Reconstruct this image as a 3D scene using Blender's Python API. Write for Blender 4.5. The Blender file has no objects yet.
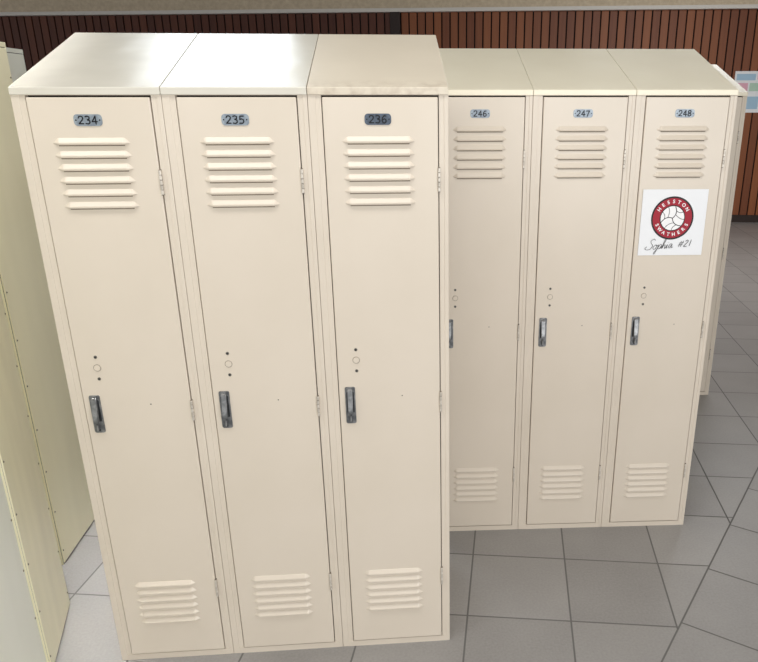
import bpy, bmesh, math, random
from mathutils import Vector, Matrix
random.seed(4)
C = bpy.context.scene
col = C.collection
C.view_settings.view_transform = 'Standard'

# ------------------------------------------------------------ materials
def lin(c):
    return tuple(((v/255)/12.92 if v/255 <= .04045 else ((v/255+.055)/1.055)**2.4) for v in c) + (1,)
def base_mat(name, rgb, rough=.5, metal=0, spec=.5):
    m = bpy.data.materials.new(name); m.use_nodes = True
    b = m.node_tree.nodes['Principled BSDF']
    b.inputs['Base Color'].default_value = lin(rgb)
    b.inputs['Roughness'].default_value = rough
    b.inputs['Metallic'].default_value = metal
    b.inputs['Specular IOR Level'].default_value = spec
    return m, m.node_tree, b
def noisy(name, rgb, rgb2, scale=6, rough=.4, metal=0, bump=0.0, bscale=60, lo=.35, hi=.7, spec=.5, stretch=(1,1,1), front_stain=None, bdist=.002):
    m, nt, b = base_mat(name, rgb, rough, metal, spec)
    N, L = nt.nodes, nt.links
    tc = N.new('ShaderNodeTexCoord'); mp = N.new('ShaderNodeMapping'); mp.inputs['Scale'].default_value = stretch
    L.new(tc.outputs['Object'], mp.inputs['Vector'])
    n = N.new('ShaderNodeTexNoise'); n.inputs['Scale'].default_value = scale; n.inputs['Detail'].default_value = 6
    L.new(mp.outputs[0], n.inputs['Vector'])
    r = N.new('ShaderNodeValToRGB'); r.color_ramp.elements[0].position = lo; r.color_ramp.elements[1].position = hi
    r.color_ramp.elements[0].color = lin(rgb2); r.color_ramp.elements[1].color = lin(rgb)
    L.new(n.outputs['Fac'], r.inputs['Fac']); L.new(r.outputs['Color'], b.inputs['Base Color'])
    if front_stain:      # grime gathered along the front edge of the sloping top
        sp = N.new('ShaderNodeSeparateXYZ'); L.new(tc.outputs['Object'], sp.inputs[0])
        mr = N.new('ShaderNodeMapRange'); mr.inputs['From Min'].default_value = .05; mr.inputs['From Max'].default_value = .0
        mr.inputs['To Max'].default_value = .35
        L.new(sp.outputs['Y'], mr.inputs['Value'])
        ns = N.new('ShaderNodeTexNoise'); ns.inputs['Scale'].default_value = 45; ns.inputs['Detail'].default_value = 8; L.new(tc.outputs['Object'], ns.inputs['Vector'])
        r2 = N.new('ShaderNodeValToRGB'); r2.color_ramp.elements[0].position = .42; r2.color_ramp.elements[1].position = .70; L.new(ns.outputs['Fac'], r2.inputs['Fac'])
        mu = N.new('ShaderNodeMath'); mu.operation = 'MULTIPLY'; L.new(mr.outputs[0], mu.inputs[0]); L.new(r2.outputs['Color'], mu.inputs[1])
        mx = N.new('ShaderNodeMix'); mx.data_type = 'RGBA'; L.new(mu.outputs[0], mx.inputs['Factor']); L.new(r.outputs['Color'], mx.inputs['A']); mx.inputs['B'].default_value = lin(front_stain)
        L.new(mx.outputs['Result'], b.inputs['Base Color'])
    if bump:
        n2 = N.new('ShaderNodeTexNoise'); n2.inputs['Scale'].default_value = bscale; n2.inputs['Detail'].default_value = 2
        L.new(mp.outputs[0], n2.inputs['Vector'])
        bp = N.new('ShaderNodeBump'); bp.inputs['Strength'].default_value = bump; bp.inputs['Distance'].default_value = bdist
        L.new(n2.outputs['Fac'], bp.inputs['Height']); L.new(bp.outputs[0], b.inputs['Normal'])
    return m
M = {}
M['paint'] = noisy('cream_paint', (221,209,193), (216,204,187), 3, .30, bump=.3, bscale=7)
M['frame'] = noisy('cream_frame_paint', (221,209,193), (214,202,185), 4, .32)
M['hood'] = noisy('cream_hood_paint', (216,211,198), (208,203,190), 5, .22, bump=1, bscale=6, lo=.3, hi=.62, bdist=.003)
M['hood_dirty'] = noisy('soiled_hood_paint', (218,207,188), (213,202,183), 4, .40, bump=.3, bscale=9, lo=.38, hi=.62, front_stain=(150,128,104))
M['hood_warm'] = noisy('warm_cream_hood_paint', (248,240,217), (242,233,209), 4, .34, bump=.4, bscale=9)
M['yellow'] = noisy('aged_yellow_paint', (250,244,212), (246,240,206), 3, .14, bump=1.0, bscale=5, bdist=.006, stretch=(1,1,.3))
M['pale'] = noisy('pale_green_white_paint', (244,246,234), (240,242,229), 3, .16, bump=1, bscale=4, bdist=.005, stretch=(1,1,.3))
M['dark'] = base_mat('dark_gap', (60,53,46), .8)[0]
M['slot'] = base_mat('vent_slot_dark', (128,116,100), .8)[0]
M['steel'] = noisy('worn_steel', (160,160,160), (104,106,108), 70, .36, metal=.6)
M['rim'] = base_mat('tarnished_rivet', (120,116,108), .4, .6)[0]
M['steel_dark'] = base_mat('steel_shadow', (56,58,60), .45, .5)[0]
M['hinge'] = noisy('hinge_steel', (222,214,202), (184,176,164), 80, .34, metal=.2)
M['hinge_gap'] = base_mat('hinge_gap', (120,110,98), .7)[0]
M['plate'] = noisy('number_plate_metal', (160,170,178), (126,136,146), 90, .38, metal=.3)
M['plate_dark'] = noisy('tarnished_plate_metal', (88,98,112), (66,76,88), 90, .4, metal=.35)
M['ink'] = base_mat('plate_ink', (10,14,22), .7)[0]
M['paper'] = base_mat('white_paper', (243,244,246), .7)[0]
M['crimson'] = base_mat('crimson_print', (164,20,44), .6)[0]
M['black'] = base_mat('black_print', (24,20,22), .6)[0]
M['white'] = base_mat('white_print', (250,249,249), .6)[0]
M['pink'] = base_mat('pink_print', (232,178,194), .6)[0]
M['blue'] = base_mat('blue_print', (172,204,226), .6)[0]
M['mint'] = base_mat('green_print', (188,216,196), .6)[0]

# ------------------------------------------------------------ mesh helpers
def box(bm, x0, x1, y0, y1, z0, z1, mi=0, bev=0):
    vs = [bm.verts.new((x, y, z)) for x in (x0, x1) for y in (y0, y1) for z in (z0, z1)]
    fs = [bm.faces.new([vs[i] for i in q]) for q in ((0,1,3,2),(4,6,7,5),(0,4,5,1),(2,3,7,6),(0,2,6,4),(1,5,7,3))]
    for f in fs: f.material_index = mi
    if bev:
        es = list({e for f in fs for e in f.edges})
        r = bmesh.ops.bevel(bm, geom=es, offset=bev, segments=2, affect='EDGES', profile=.5)
        for f in r['faces']: f.material_index = mi
def prism(bm, pts, x0, x1, mi=0):      # pts in (y,z), extruded along x
    a = [bm.verts.new((x0, y, z)) for y, z in pts]; b = [bm.verts.new((x1, y, z)) for y, z in pts]
    fs = [bm.faces.new(a), bm.faces.new(b[::-1])]
    n = len(pts)
    for i in range(n): fs.append(bm.faces.new((a[i], b[i], b[(i+1)%n], a[(i+1)%n])))
    for f in fs: f.material_index = mi
    return fs
def poly_y(bm, pts, y0, y1, mi=0, bev=0):     # outline in (x,z), extruded along y
    a = [bm.verts.new((x, y0, z)) for x, z in pts]; b = [bm.verts.new((x, y1, z)) for x, z in pts]
    fs = [bm.faces.new(a), bm.faces.new(b[::-1])]; n = len(pts)
    fr = fs[0]
    for i in range(n): fs.append(bm.faces.new((a[i], b[i], b[(i+1)%n], a[(i+1)%n])))
    for f in fs: f.material_index = mi
    if bev:
        r = bmesh.ops.bevel(bm, geom=list(fr.edges), offset=bev, segments=2, affect='EDGES')
        for f in r['faces']: f.material_index = mi
def circ(cx, cz, r, n=20, sx=1):
    return [(cx+r*sx*math.cos(2*math.pi*i/n), cz+r*math.sin(2*math.pi*i/n)) for i in range(n)]
def rrect(x0, x1, z0, z1, r, n=5):
    out = []
    for cx, cz, a0 in ((x1-r, z1-r, 0), (x0+r, z1-r, 90), (x0+r, z0+r, 180), (x1-r, z0+r, 270)):
        for i in range(n+1):
            a = math.radians(a0+90*i/n); out.append((cx+r*math.cos(a), cz+r*math.sin(a)))
    return out
def ring_y(bm, cx, cz, ri, ro, y, mi=0, n=48, th=.0002):
    vo = [bm.verts.new((x, y, z)) for x, z in circ(cx, cz, ro, n)]; vi = [bm.verts.new((x, y, z)) for x, z in circ(cx, cz, ri, n)]
    for i in range(n):
        f = bm.faces.new((vo[i], vo[(i+1)%n], vi[(i+1)%n], vi[i])); f.material_index = mi
def stroke(bm, pts, w, y, mi=0):      # flat ribbon in x,z at depth y
    n = len(pts); L = []
    for i in range(n):
        p = Vector(pts[max(i-1,0)]); q = Vector(pts[min(i+1,n-1)]); d = (q-p)
        if d.length < 1e-9: d = Vector((1,0))
        d.normalize(); nn = Vector((-d.y, d.x))*w/2; c = Vector(pts[i])
        L.append((bm.verts.new((c.x+nn.x, y, c.y+nn.y)), bm.verts.new((c.x-nn.x, y, c.y-nn.y))))
    for i in range(n-1):
        f = bm.faces.new((L[i][0], L[i+1][0], L[i+1][1], L[i][1])); f.material_index = mi
def glyph(bm, s, size, mat4, mi, bold=.0, shear=0):
    cu = bpy.data.curves.new('t', 'FONT'); cu.body = s; cu.size = size; cu.align_x = 'CENTER'; cu.align_y = 'CENTER'
    cu.offset = bold; cu.shear = shear; cu.fill_mode = 'FRONT'; cu.dimensions = '2D'
    o = bpy.data.objects.new('t', cu); col.objects.link(o)
    bpy.context.view_layer.update()
    me = bpy.data.meshes.new_from_object(o.evaluated_get(bpy.context.evaluated_depsgraph_get()))
    me.transform(mat4)
    k = len(bm.faces); bm.from_mesh(me); bm.faces.ensure_lookup_table()
    for f in bm.faces[k:]: f.material_index = mi
    bpy.data.objects.remove(o); bpy.data.meshes.remove(me); bpy.data.curves.remove(cu)
def up_at(x, y, z, rot=0):      # text plane (x,y) -> (x,z), facing -y
    return Matrix.Translation((x, y, z)) @ Matrix.Rotation(math.pi/2, 4, 'X') @ Matrix.Rotation(rot, 4, 'Z')
def mesh(name, bm, mats, smooth=False):
    bmesh.ops.recalc_face_normals(bm, faces=bm.faces)
    me = bpy.data.meshes.new(name); bm.to_mesh(me); bm.free()
    for m in mats: me.materials.append(m)
    if smooth:
        for p in me.polygons: p.use_smooth = True
    return me
def link(name, me, parent=None, loc=(0,0,0)):
    o = bpy.data.objects.new(name, me); col.objects.link(o); o.location = loc
    if parent: o.parent = parent
    return o
def thing(name, label, cat, loc, rz=0, group=None):
    o = bpy.data.objects.new(name, None); col.objects.link(o); o.location = loc; o.rotation_euler = (0,0,rz)
    o.empty_display_size = .1
    o['label'] = label; o['category'] = cat
    if group: o['group'] = group
    return o

# ------------------------------------------------------------ the locker pieces
W, H, HB, D = .3055, 1.492, 1.626, .40
DX0, DX1, DZ0, DZ1 = .031, .2818, .021, 1.474
def door_mesh():
    bm = bmesh.new()
    box(bm, DX0, DX1, -.003, .014, DZ0, DZ1, 0, .0022)
    # tiny punched hole near the middle
    poly_y(bm, circ(.187, .772, .0016, 8), -.0033, -.002, 1)
    return mesh('door', bm, [M['paint'], M['dark']])
def vent_mesh(ztop, n, pitch, xc=.150, w=.160):
    bm = bmesh.new()
    for k in range(n):
        zc = ztop - k*pitch; NX = 44; rows = []
        ys = [(0, .0094), (.15, .0086), (.92, .0004), (1, -.0014), (.96, -.0036), (.75, -.0052), (.1, -.0058)]
        for (dp, dz) in ys:
            row = []
            for i in range(NX+1):
                t = -1+2*i/NX
                u = min(1, (1-abs(t))/.17); amp = u*u*(3-2*u)*.35+u*.65       # pressed ends taper to points
                hz = (dz if dz > 0 else dz)*(.12+.88*min(1, (1-abs(t))/.15))-.0012*(1-min(1, (1-abs(t))/.15))
                row.append(bm.verts.new((xc+t*w/2, -.0029-.0070*dp*amp, zc+hz)))
            rows.append(row)
        for a in range(len(rows)-1):
            for i in range(NX):
                f = bm.faces.new((rows[a][i], rows[a][i+1], rows[a+1][i+1], rows[a+1][i]))
                f.material_index = 0
        # thin shadow slot beneath the lip
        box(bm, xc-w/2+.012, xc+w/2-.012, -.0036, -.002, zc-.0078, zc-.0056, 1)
    return mesh('vent', bm, [M['paint'], M['slot']])
def handle_mesh():
    bm = bmesh.new(); x, z0, z1 = .058, .702, .800
    poly_y(bm, rrect(x-.0125, x+.0125, z0, z1, .004), -.0055, -.002, 0, .001)          # escutcheon
    poly_y(bm, rrect(x-.0092, x+.0092, z0+.030, z1-.012, .003), -.0060, -.0050, 1)      # dark cup
    prof = [(-.006, z1-.004), (-.013, z1-.008), (-.0175, z1-.040), (-.021, z0+.040), (-.021, z0+.030), (-.013, z0+.032), (-.0095, z1-.040), (-.006, z1-.016)]
    fs = prism(bm, prof, x-.0060, x+.0060, 0)
    bmesh.ops.bevel(bm, geom=list({e for f in fs for e in f.edges}), offset=.0014, segments=2, affect='EDGES')
    box(bm, x-.0018, x+.0018, -.018, -.005, z0+.010, z0+.026, 0, .0008)                 # padlock staple
    poly_y(bm, circ(x, z0+.007, .0025, 12), -.0068, -.005, 1)
    poly_y(bm, circ(x, z1-.006, .0022, 12), -.0068, -.005, 1)
    return mesh('latch_handle', bm, [M['steel'], M['steel_dark']])
def lock_mesh():
    bm = bmesh.new(); x = .077
    for z in (.897, .842):
        poly_y(bm, circ(x, z, .0040, 14), -.0040, -.002, 3, .0006)
        poly_y(bm, circ(x, z, .0020, 12), -.0046, -.003, 1)
    poly_y(bm, circ(x, .870, .0075, 24), -.0050, -.002, 0, .0008)
    ring_y(bm, x, .870, .0078, .0088, -.0033, 2, 28)
    return mesh('lock_cover', bm, [M['frame'], M['steel_dark'], M['slot'], M['rim']])
def hinge_mesh(z):
    bm = bmesh.new(); x = .2836
    poly = lambda a, b: box(bm, x-.0028, x+.0028, -.0082, .001, a, b, 0, .0010)
    for k in range(5): poly(z-.026+k*.0106, z-.0162+k*.0106)
    box(bm, x-.0022, x+.0022, -.0050, .001, z-.0275, z+.0275, 1)
    return mesh('hinge', bm, [M['hinge'], M['hinge_gap']])
DIG = {'2': [[(.05,1.25),(.2,1.55),(.5,1.62),(.85,1.5),(.95,1.2),(.8,.85),(.4,.45),(.05,.08),(1,.08)]],
       '3': [[(.08,1.5),(.5,1.62),(.88,1.45),(.85,1.05),(.45,.86)],[(.45,.86),(.9,.72),(.95,.3),(.6,.02),(.05,.12)]],
       '4': [[(.75,0),(.75,1.6),(.0,.5),(1.05,.5)]],
       '5': [[(.92,1.55),(.2,1.55),(.12,.85),(.5,.98),(.88,.8),(.95,.4),(.7,.06),(.05,.08)]],
       '6': [[(.85,1.5),(.5,1.55),(.15,1.1),(.06,.5),(.25,.08),(.6,.0),(.92,.25),(.92,.65),(.6,.9),(.12,.7)]],
       '7': [[(.0,1.5),(1.0,1.5),(.62,.8),(.4,.0)]],
       '8': [[(.5,.86),(.12,1.1),(.15,1.48),(.5,1.62),(.85,1.48),(.88,1.1),(.5,.86),(.08,.6),(.08,.2),(.5,0),(.92,.2),(.92,.6),(.5,.86)]]}
def plate_mesh(num, dark):
    bm = bmesh.new(); x, z = .150, 1.4285
    poly_y(bm, rrect(x-.029, x+.029, z-.0118, z+.0118, .0075, 6), -.0046, -.002, 0, .0006)
    poly_y(bm, circ(x-.0243, z, .0016, 12), -.0054, -.004, 1)
    poly_y(bm, circ(x+.0243, z, .0016, 12), -.0054, -.004, 1)
    sc = .0098; lw = .0026
    for i, ch in enumerate(num):
        for s_ in DIG[ch]:
            pp = [(x-.0190+i*.0138+a*sc, z-.0079+b*sc) for a, b in s_]
            for q in range(len(pp)-1): stroke(bm, [pp[q], pp[q+1]], lw, -.0052, 1)
            for a, b in pp:      # round joints
                f = bm.faces.new([bm.verts.new((px_, -.00521, pz_)) for px_, pz_ in circ(a, b, lw/2, 8)]); f.material_index = 1
    return mesh('number_plate', bm, [M['plate_dark'] if dark else M['plate'], M['ink']])
ME = dict(door=door_mesh(), v1=vent_mesh(1.3835, 6, .0268), v2=vent_mesh(.2480, 6, .0235), h=handle_mesh(), l=lock_mesh(),
          g=[hinge_mesh(z) for z in (1.298, .752, .227)])
SL = (HB-H)/D
def body_mesh(n, mats):
    bm = bmesh.new(); w = n*W
    e = .0015
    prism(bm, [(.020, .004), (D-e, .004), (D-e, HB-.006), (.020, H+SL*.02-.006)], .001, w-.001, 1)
    for i in range(n):
        x = i*W; s = .0004
        box(bm, x+s, x+.0165, 0, .03, 0, H-.001, 0, .0010)
        box(bm, x+.0155, x+.029, .0012, .03, .012, DZ1+.006, 0)
        box(bm, x+.2840, x+W-.0095, .0012, .03, .012, DZ1+.006, 0)
        box(bm, x+W-.0105, x+W-s, 0, .03, 0, H-.001, 0, .0010)
        box(bm, x+.0150, x+W-.0095, .0002, .03, DZ1+.004, H-.001, 0)
        box(bm, x+.0150, x+W-.0095, .0002, .03, 0, DZ0-.003, 0)
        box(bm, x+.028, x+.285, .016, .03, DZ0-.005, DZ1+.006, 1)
    # side skins
    for x0, x1 in ((0, .0012), (w-.0012, w)):
        prism(bm, [(.003, 0), (D, 0), (D, HB-.004), (.003, H-.003)], x0, x1, 0)
    return mesh('body', bm, mats)
def hood_mesh(m):
    bm = bmesh.new(); s = .0006; o = .0035
    pts = [(-o, H-.013), (-o, H+.002), (D+.002, HB+.002), (D+.002, HB-.012), (D-.002, HB-.012), (D-.002, HB-.002), (0.0012, H-.0005), (.0012, H-.013)]
    fs = prism(bm, pts, s, W-s, 0)
    bmesh.ops.bevel(bm, geom=[e for e in {e for f in fs for e in f.edges}], offset=.0008, segments=1, affect='EDGES')
    return mesh('sloped_top', bm, [m])
def back_mesh(m):
    bm = bmesh.new()
    box(bm, .004, W-.004, D-.001, D+.003, .006, HB-.014, 0, .0014)
    for x in (.012, W-.012):
        for k in range(11):
            zz = .05+k*.148
            poly = circ(x, zz, .0032, 10)
            a = [bm.verts.new((px, D+.0029, pz)) for px, pz in poly]; b = [bm.verts.new((x+(px-x)*.5, D+.0048, zz+(pz-zz)*.5)) for px, pz in poly]
            n = len(a)
            for i in range(n):
                f = bm.faces.new((a[i], a[(i+1)%n], b[(i+1)%n], b[i])); f.material_index = 1
            f = bm.faces.new(b); f.material_index = 1
    return mesh('back_panel', bm, [m, M['rivet']])
M['rivet'] = base_mat('rivet_steel', (120,112,92), .4, .5)[0]
HOOD = {k: hood_mesh(M[k]) for k in ('hood', 'hood_dirty', 'hood_warm', 'yellow', 'pale')}
BACK = {k: back_mesh(M[k]) for k in ('frame', 'yellow', 'pale')}
def bank(label, loc, rz, nums, skin='frame', hoods=None, group=None):
    t = thing('locker_bank', label, 'lockers', loc, rz, group)
    n = len(nums)
    link('body', body_mesh(n, [M[skin], M['dark']]), t)
    for i, num in enumerate(nums):
        x = i*W
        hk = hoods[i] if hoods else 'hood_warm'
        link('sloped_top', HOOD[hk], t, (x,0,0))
        link('back_panel', BACK[skin], t, (x,0,0))
        d = link('door', ME['door'], t, (x,0,0))
        link('vent', ME['v1'], d); link('vent', ME['v2'], d)
        link('latch_handle', ME['h'], d); link('lock_cover', ME['l'], d)
        for g in ME['g']: link('hinge', g, d)
        if num:
            link('number_plate', plate_mesh(num, num == '236'), d)
    return t
G = 'three-door locker banks standing on the tile floor'
GB = 'lockers seen from their backs at the left edge'
bank('largest cream three-door metal locker bank in front, doors numbered 234, 235 and 236', (0,0,0), 0, ['234','235','236'], hoods=['hood','hood','hood_dirty'], group=G)
X2, Y2, A2 = .905, .557, -.039
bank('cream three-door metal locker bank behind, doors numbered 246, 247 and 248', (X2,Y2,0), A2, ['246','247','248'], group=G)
wx = 3*W
bank('cream locker bank hidden behind doors 246 to 248, only its right edge showing', (2.428-wx*math.cos(.03), 1.702+wx*math.sin(.03), 0), -.03, ['','',''], group=G)
bank('yellowed cream locker with riveted back showing, right beside door 234', (-.745,.775,0), -math.pi/2, [''], 'yellow', ['yellow'], GB)
bank('pale locker farthest back at the left edge, only its top corner showing', (-.855,1.13,0), -math.pi/2, [''], 'pale', ['pale'], GB)
a3 = math.atan2(-.973,.23)
bank('narrow yellowed locker seen from its back, next to the pale greenish white bank', (-.633,.170,0), a3, [''], 'yellow', ['yellow'], GB)
bank('pale greenish white locker bank seen from its back at the left edge, nearest the viewer', (-.633+.23*.309-.006,.170-.973*.309,0), a3, ['',''], 'pale', ['pale']*2, GB)

# ------------------------------------------------------------ the paper with the volleyball emblem (on door 248)
def on_rear(x, y, z):
    return (X2+x*math.cos(A2)-y*math.sin(A2), Y2+x*math.sin(A2)+y*math.cos(A2), z)
bm = bmesh.new()
PW, PH = .205, .205; NX = 10
rows = []
for j in range(NX+1):
    rows.append([bm.verts.new((-PW/2+PW*i/NX, -.0012*((2*i/NX-1)**4)*(.4+.6*j/NX)-.0004, -PH/2+PH*j/NX)) for i in range(NX+1)])
for j in range(NX):
    for i in range(NX):
        bm.faces.new((rows[j][i], rows[j][i+1], rows[j+1][i+1], rows[j+1][i]))
cx, cz, y = -.003, .014, -.0012
R0 = .067
def disc(r, yy, mi):
    f = bm.faces.new([bm.verts.new((x, yy, z)) for x, z in circ(cx, cz, r, 56)]); f.material_index = mi
disc(R0, y, 2); disc(R0*.925, y-.0002, 1); disc(R0*.60, y-.0003, 2)
for word, a0, span, flip in (('HESSTON', 90, 116, False), ('SWATHERS', 270, 132, True)):
    k = len(word)
    for i, ch in enumerate(word):
        t = (i-(k-1)/2)/(k-1)*span
        a = math.radians(a0+t) if flip else math.radians(a0-t)
        rr = R0*.762
        glyph(bm, ch, .0148, up_at(cx+rr*math.cos(a), y-.0006, cz+rr*math.sin(a), a+math.pi/2 if flip else a-math.pi/2), 3, .0004)
# volleyball: white ball, three groups of curved panels
Rb = R0*.555
disc(Rb, y-.0007, 3)
def P(r, deg): return Vector((r*math.cos(math.radians(deg)), r*math.sin(math.radians(deg))))
def bez(a, b, c, t): return (1-t)**2*a+2*t*(1-t)*b+t*t*c
def quad(a, b, c, n=16): return [tuple(Vector((cx, cz))+Rb*bez(a, b, c, i/n)) for i in range(n+1)]
seam = lambda th: (P(0,0), P(.60, th-42), P(.995, th))
for k in range(3):
    th = 80+120*k
    stroke(bm, quad(*seam(th)), .0024, y-.0009, 2)
    cur, nx = seam(th), seam(th+120)
    for t0, en in ((.38, th+34), (.70, th+70)):      # bands that follow the curve of this group's seam
        s0 = bez(*nx, t0); e0 = P(.995, en)
        mid = (s0+e0)*.5 + P(.20, th-60)
        stroke(bm, quad(s0, mid, e0), .0017, y-.0009, 2)
# handwriting below the emblem
def pen(pts, ox, oz, s, w=.0014):
    Q = []
    n = len(pts)
    for i in range(n-1):      # catmull-rom
        p0, p1, p2, p3 = (pts[max(i-1,0)], pts[i], pts[i+1], pts[min(i+2,n-1)])
        for k in range(6):
            t = k/6
            Q.append(tuple(.5*((2*p1[j])+(-p0[j]+p2[j])*t+(2*p0[j]-5*p1[j]+4*p2[j]-p3[j])*t*t+(-p0[j]+3*p1[j]-3*p2[j]+p3[j])*t**3) for j in (0,1)))
    Q.append(pts[-1])
    out = []
    for a, b in Q:
        X = ox+a*s+.30*b*s; out.append((X, oz+b*s+.07*(X+.07)))
    stroke(bm, out, w, y-.0010, 2)
ox, oz, s = -.080, -.084, .0178
pen([(1.25,1.55),(.95,1.8),(.5,1.55),(.65,1.1),(1.05,.7),(.95,.15),(.4,-.05),(-.15,.2),(.1,.55)], ox, oz, s)           # S
pen([(1.6,.75),(1.3,.4),(1.45,0),(1.8,.1),(1.85,.6),(1.6,.75),(1.9,.6),(2.15,.65)], ox, oz, s)                          # o
pen([(2.15,.75),(2.1,0),(1.95,-.8),(1.75,-.7),(2.1,0),(2.4,.75),(2.7,.6),(2.6,.1),(2.2,0),(2.7,.05)], ox, oz, s)         # p
pen([(2.75,.1),(3.15,1.2),(3.1,1.7),(2.95,1.3),(2.95,0),(3.1,.55),(3.35,.6),(3.4,0),(3.6,.1)], ox, oz, s)                # h
pen([(3.6,.1),(3.75,.65),(3.75,.05),(3.95,.1)], ox, oz, s); pen([(3.8,1.0),(3.84,1.05)], ox, oz, s)                      # i
pen([(4.6,.65),(4.25,.7),(4.05,.25),(4.3,0),(4.6,.6),(4.6,.05),(4.9,.15)], ox, oz, s)                                    # a
o2, s2 = ox+.099, .0160
pen([(.35,.1),(.6,1.2)], o2, oz, s2); pen([(.75,.1),(1.0,1.2)], o2, oz, s2); pen([(.2,.45),(1.05,.5)], o2, oz, s2); pen([(.25,.8),(1.15,.85)], o2, oz, s2)
pen([(1.45,1.05),(1.75,1.3),(1.95,.95),(1.4,.1),(2.05,.1)], o2, oz, s2, .0017); pen([(2.5,1.3),(2.5,.7),(2.5,.1)], o2, oz, s2, .0017)
po = link('poster', mesh('poster', bm, [M['paper'], M['crimson'], M['black'], M['white']]))
po.location = on_rear(2*W+.147, -.0042, 1.105); po.rotation_euler = (0, math.radians(0.0), A2)
po['label'] = 'square white paper with a red volleyball emblem taped to the locker door 248'; po['category'] = 'poster'

# ------------------------------------------------------------ the setting
def struct(name, me, loc=(0,0,0), rz=0):
    o = link(name, me); o['kind'] = 'structure'; o.location = loc; o.rotation_euler = (0,0,rz); return o
# floor
def floor_mat():
    m, nt, b = base_mat('grey_floor_tile', (130,127,128), .33)
    N, L = nt.nodes, nt.links
    def math_(op, a, c=None, d=None):
        n = N.new('ShaderNodeMath'); n.operation = op
        for i, v in enumerate((a, c, d)):
            if v is None: continue
            if isinstance(v, (int, float)): n.inputs[i].default_value = v
            else: L.new(v, n.inputs[i])
        return n.outputs[0]
    P = N.new('ShaderNodeNewGeometry').outputs['Position']
    def dot(ax):
        n = N.new('ShaderNodeVectorMath'); n.operation = 'DOT_PRODUCT'; L.new(P, n.inputs[0]); n.inputs[1].default_value = ax; return n.outputs['Value']
    G = .0050
    def grid(ua, va, uo, vo, pitch):
        out = []; ids = []
        for ax, off in ((ua, uo), (va, vo)):
            q = math_('DIVIDE', math_('SUBTRACT', dot(ax), off), pitch)
            fr = math_('FRACT', q); ids.append(math_('FLOOR', q))
            e = math_('SUBTRACT', .5, math_('ABSOLUTE', math_('SUBTRACT', fr, .5)))
            out.append(math_('MULTIPLY', e, pitch))
        return math_('MINIMUM', *out), math_('ADD', ids[0], math_('MULTIPLY', ids[1], 17.3))
    d1, i1 = grid((.986,-.169,0), (.169,.986,0), .948, .575, .311)
    # beyond the diagonal seam the tiles are laid square to the seam
    d2, i2 = grid((.793,-.61,0), (.61,.793,0), 1.270, 1.304, .311)
    j = math_('SUBTRACT', dot((.793,-.61,0)), 1.270)
    sel = math_('GREATER_THAN', j, 0)
    def mix(f, a, c): return math_('ADD', math_('MULTIPLY', a, math_('SUBTRACT', 1, f)), math_('MULTIPLY', c, f))
    d = math_('MINIMUM', mix(sel, d1, d2), math_('ABSOLUTE', j))
    idn = mix(sel, i1, math_('ADD', i2, 500))
    mr = N.new('ShaderNodeMapRange'); mr.inputs['From Min'].default_value = G*.36; mr.inputs['From Max'].default_value = G*.66
    L.new(d, mr.inputs['Value']); tile = mr.outputs[0]
    wn = N.new('ShaderNodeTexWhiteNoise'); wn.noise_dimensions = '1D'; L.new(idn, wn.inputs['W'])
    ns = N.new('ShaderNodeTexNoise'); ns.inputs['Scale'].default_value = 140; ns.inputs['Detail'].default_value = 4; L.new(P, ns.inputs['Vector'])
    nl = N.new('ShaderNodeTexNoise'); nl.inputs['Scale'].default_value = 5; nl.inputs['Detail'].default_value = 5; L.new(P, nl.inputs['Vector'])
    f = math_('ADD', math_('ADD', math_('MULTIPLY', wn.outputs['Value'], .18), math_('MULTIPLY', ns.outputs['Fac'], .47)), math_('MULTIPLY', nl.outputs['Fac'], .33))
    r = N.new('ShaderNodeValToRGB'); r.color_ramp.elements[0].position = .2; r.color_ramp.elements[1].position = .8
    r.color_ramp.elements[0].color = lin((138,135,133)); r.color_ramp.elements[1].color = lin((168,165,162))
    L.new(f, r.inputs['Fac'])
    mx = N.new('ShaderNodeMix'); mx.data_type = 'RGBA'; L.new(tile, mx.inputs['Factor'])
    mx.inputs['A'].default_value = lin((108,106,104)); L.new(r.outputs['Color'], mx.inputs['B'])
    L.new(mx.outputs['Result'], b.inputs['Base Color'])
    L.new(math_('SUBTRACT', .8, math_('MULTIPLY', tile, .42)), b.inputs['Roughness'])
    bp = N.new('ShaderNodeBump'); bp.inputs['Strength'].default_value = .4; bp.inputs['Distance'].default_value = .001
    L.new(tile, bp.inputs['Height']); L.new(bp.outputs[0], b.inputs['Normal'])
    return m
bm = bmesh.new(); box(bm, -9, 11, -5, 13, -.05, 0)
struct('floor', mesh('floor', bm, [floor_mat()]))
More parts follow.
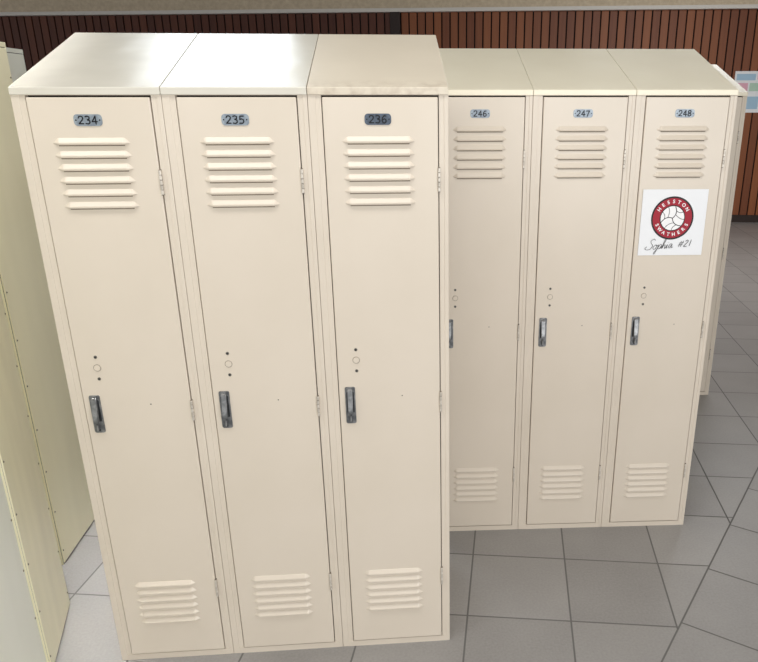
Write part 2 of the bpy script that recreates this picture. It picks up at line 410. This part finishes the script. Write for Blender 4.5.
# wood wall, rotated with the tile grid
AW = -math.atan2(.169, .986)
P0 = (5.05, 7.10, 0)
SP = .098
def wood(name, a, b_):
    m, nt, bs = base_mat(name, a, .5)
    N, L = nt.nodes, nt.links
    tc = N.new('ShaderNodeTexCoord'); sp = N.new('ShaderNodeSeparateXYZ'); L.new(tc.outputs['Object'], sp.inputs[0])
    mu = N.new('ShaderNodeMath'); mu.operation = 'DIVIDE'; mu.inputs[1].default_value = SP; L.new(sp.outputs['X'], mu.inputs[0])
    fl = N.new('ShaderNodeMath'); fl.operation = 'FLOOR'; L.new(mu.outputs[0], fl.inputs[0])
    wn = N.new('ShaderNodeTexWhiteNoise'); wn.noise_dimensions = '1D'; L.new(fl.outputs[0], wn.inputs['W'])
    mp = N.new('ShaderNodeMapping'); mp.inputs['Scale'].default_value = (40, 40, 1.5); L.new(tc.outputs['Object'], mp.inputs[0])
    ns = N.new('ShaderNodeTexNoise'); ns.inputs['Scale'].default_value = 1; ns.inputs['Detail'].default_value = 5; L.new(mp.outputs[0], ns.inputs['Vector'])
    ad = N.new('ShaderNodeMath'); ad.operation = 'MULTIPLY_ADD'; ad.inputs[1].default_value = .55; L.new(wn.outputs['Value'], ad.inputs[0])
    m2 = N.new('ShaderNodeMath'); m2.operation = 'MULTIPLY'; m2.inputs[1].default_value = .45; L.new(ns.outputs['Fac'], m2.inputs[0]); L.new(m2.outputs[0], ad.inputs[2])
    r = N.new('ShaderNodeValToRGB'); r.color_ramp.elements[0].color = lin(a); r.color_ramp.elements[1].color = lin(b_)
    r.color_ramp.elements[0].position = .1; r.color_ramp.elements[1].position = .9
    L.new(ad.outputs[0], r.inputs['Fac']); L.new(r.outputs['Color'], bs.inputs['Base Color'])
    return m
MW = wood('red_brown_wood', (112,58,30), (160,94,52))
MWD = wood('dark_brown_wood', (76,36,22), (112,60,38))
ZT = 2.42
MG = base_mat('deep_gap', (24,15,12), .9)[0]
bm = bmesh.new()
box(bm, -16, 6, .02, .15, 0, 3.0, 1)
k = -int(16/SP)+1
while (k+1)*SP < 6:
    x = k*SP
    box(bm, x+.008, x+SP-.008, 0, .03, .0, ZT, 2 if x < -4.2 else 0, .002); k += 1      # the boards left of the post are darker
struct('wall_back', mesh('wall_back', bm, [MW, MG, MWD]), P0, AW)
plaster = noisy('speckled_plaster', (232,216,190), (216,199,172), 30, .8)
bm = bmesh.new(); box(bm, -16, 6, -.05, .03, ZT+.03, 3.0); struct('wall_upper', mesh('wall_upper', bm, [plaster]), P0, AW)
bm = bmesh.new(); box(bm, -16, 6, -.07, .03, ZT, ZT+.04); struct('trim_1', mesh('trim_1', bm, [base_mat('white_trim', (240,236,228), .6)[0]]), P0, AW)
bm = bmesh.new(); box(bm, -16, 6, -.02, 0, 0, .09); struct('baseboard_back', mesh('baseboard_back', bm, [base_mat('dark_base', (50,36,30), .6)[0]]), P0, AW)
bm = bmesh.new(); box(bm, -4.24, -4.12, -.05, 0, 0, ZT, 0, .006); struct('trim_2', mesh('trim_2', bm, [base_mat('dark_post', (44,26,20), .5)[0]]), P0, AW)
bm = bmesh.new(); box(bm, -9, 11, -5, 13, 3.0, 3.05); struct('ceiling', mesh('ceiling', bm, [noisy('ceiling_paint', (205,203,198), (190,188,183), 20, .9)]))
# poster on the wood wall
bm = bmesh.new()
box(bm, 0, .62, -.006, 0, 0, .46, 0)
for (x0, x1, z0, z1, mi) in ((.02,.24,.36,.43,2),(.26,.60,.37,.43,1),(.02,.16,.22,.33,1),(.18,.34,.24,.33,3),(.36,.60,.22,.34,2),(.02,.30,.04,.18,2),(.32,.60,.05,.19,1)):
    box(bm, x0, x1, -.007, -.006, z0, z1, mi)
wp = link('wall_poster', mesh('wall_poster', bm, [M['paper'], M['pink'], M['blue'], M['mint']]))
wp.location = Vector(P0)+Vector((math.cos(AW)*-.16, math.sin(AW)*-.16, 1.30)) + Vector((math.sin(AW), -math.cos(AW), 0))*.001
wp.rotation_euler = (0,0,AW)
wp['label'] = 'small pale pink and blue poster hung on the far slatted wood wall'; wp['category'] = 'poster'

# ------------------------------------------------------------ light
w = bpy.data.worlds.new('World'); C.world = w; w.use_nodes = True
w.node_tree.nodes['Background'].inputs[0].default_value = (.98,.99,1,1); w.node_tree.nodes['Background'].inputs[1].default_value = .70
def area(name, loc, target, sx, sy, e, colr=(1,1,1), spread=180):
    l = bpy.data.lights.new(name, 'AREA'); l.shape = 'RECTANGLE'; l.size = sx; l.size_y = sy; l.energy = e; l.color = colr
    l.spread = math.radians(spread)
    o = bpy.data.objects.new(name, l); col.objects.link(o); o.location = loc
    d = Vector(target)-Vector(loc); o.rotation_euler = d.to_track_quat('-Z', 'Y').to_euler(); return o
area('overhead_light', (-.10,2.2,2.95), (-.10,2.201,0), .75, .9, 12, (.84,.93,1))
area('overhead_light', (3.5,4.5,2.95), (3.5,4.501,0), 2.4, 1.2, 66, (1,.99,.97))
area('overhead_light', (.4,-.75,2.95), (.4,-.751,0), 2.8, .5, 34, (1,.99,.97))  # added overhead strip, placed to graze the doors and bring out the louvres
area('overhead_light', (-.19,.30,2.95), (-.19,.301,0), .12, 1.2, 3, (1,1,1), 24)  # added narrow-beam light, only to brighten the floor strip in the left aisle
area('fill_light', (.3,-4.8,1.9), (.3,0,1.6), 5, 2.2, 28, (1,1,1))  # broad front fill added behind the camera, where an unseen window is assumed
area('fill_light', (2.5,-4.0,1.5), (-.3,.4,.8), 2.6, 2.2, 78, (.98,.99,1))  # added fill from the right, aimed to brighten the left-edge locker backs

# ------------------------------------------------------------ camera
f, p, r, yw, cx_, cy_, cz_, px, py = 720.51, .3514, -.0006, .0875, .778, -1.6733, 1.4734, 452.51, 361.48
fw = Vector((math.sin(yw)*math.cos(p), math.cos(yw)*math.cos(p), -math.sin(p)))
rt = Vector((math.cos(yw), -math.sin(yw), 0)); up = rt.cross(fw)
a = math.cos(r)*rt+math.sin(r)*up; b = -math.sin(r)*rt+math.cos(r)*up
cam = bpy.data.cameras.new('camera'); co = bpy.data.objects.new('camera', cam); col.objects.link(co)
co.matrix_world = Matrix(((a.x,b.x,-fw.x,cx_),(a.y,b.y,-fw.y,cy_),(a.z,b.z,-fw.z,cz_),(0,0,0,1)))
cam.sensor_fit = 'HORIZONTAL'; cam.sensor_width = 36; cam.lens = 36*f/758
cam.shift_x = (379-px)/758; cam.shift_y = (py-331)/758
cam.clip_start = .02
C.camera = co
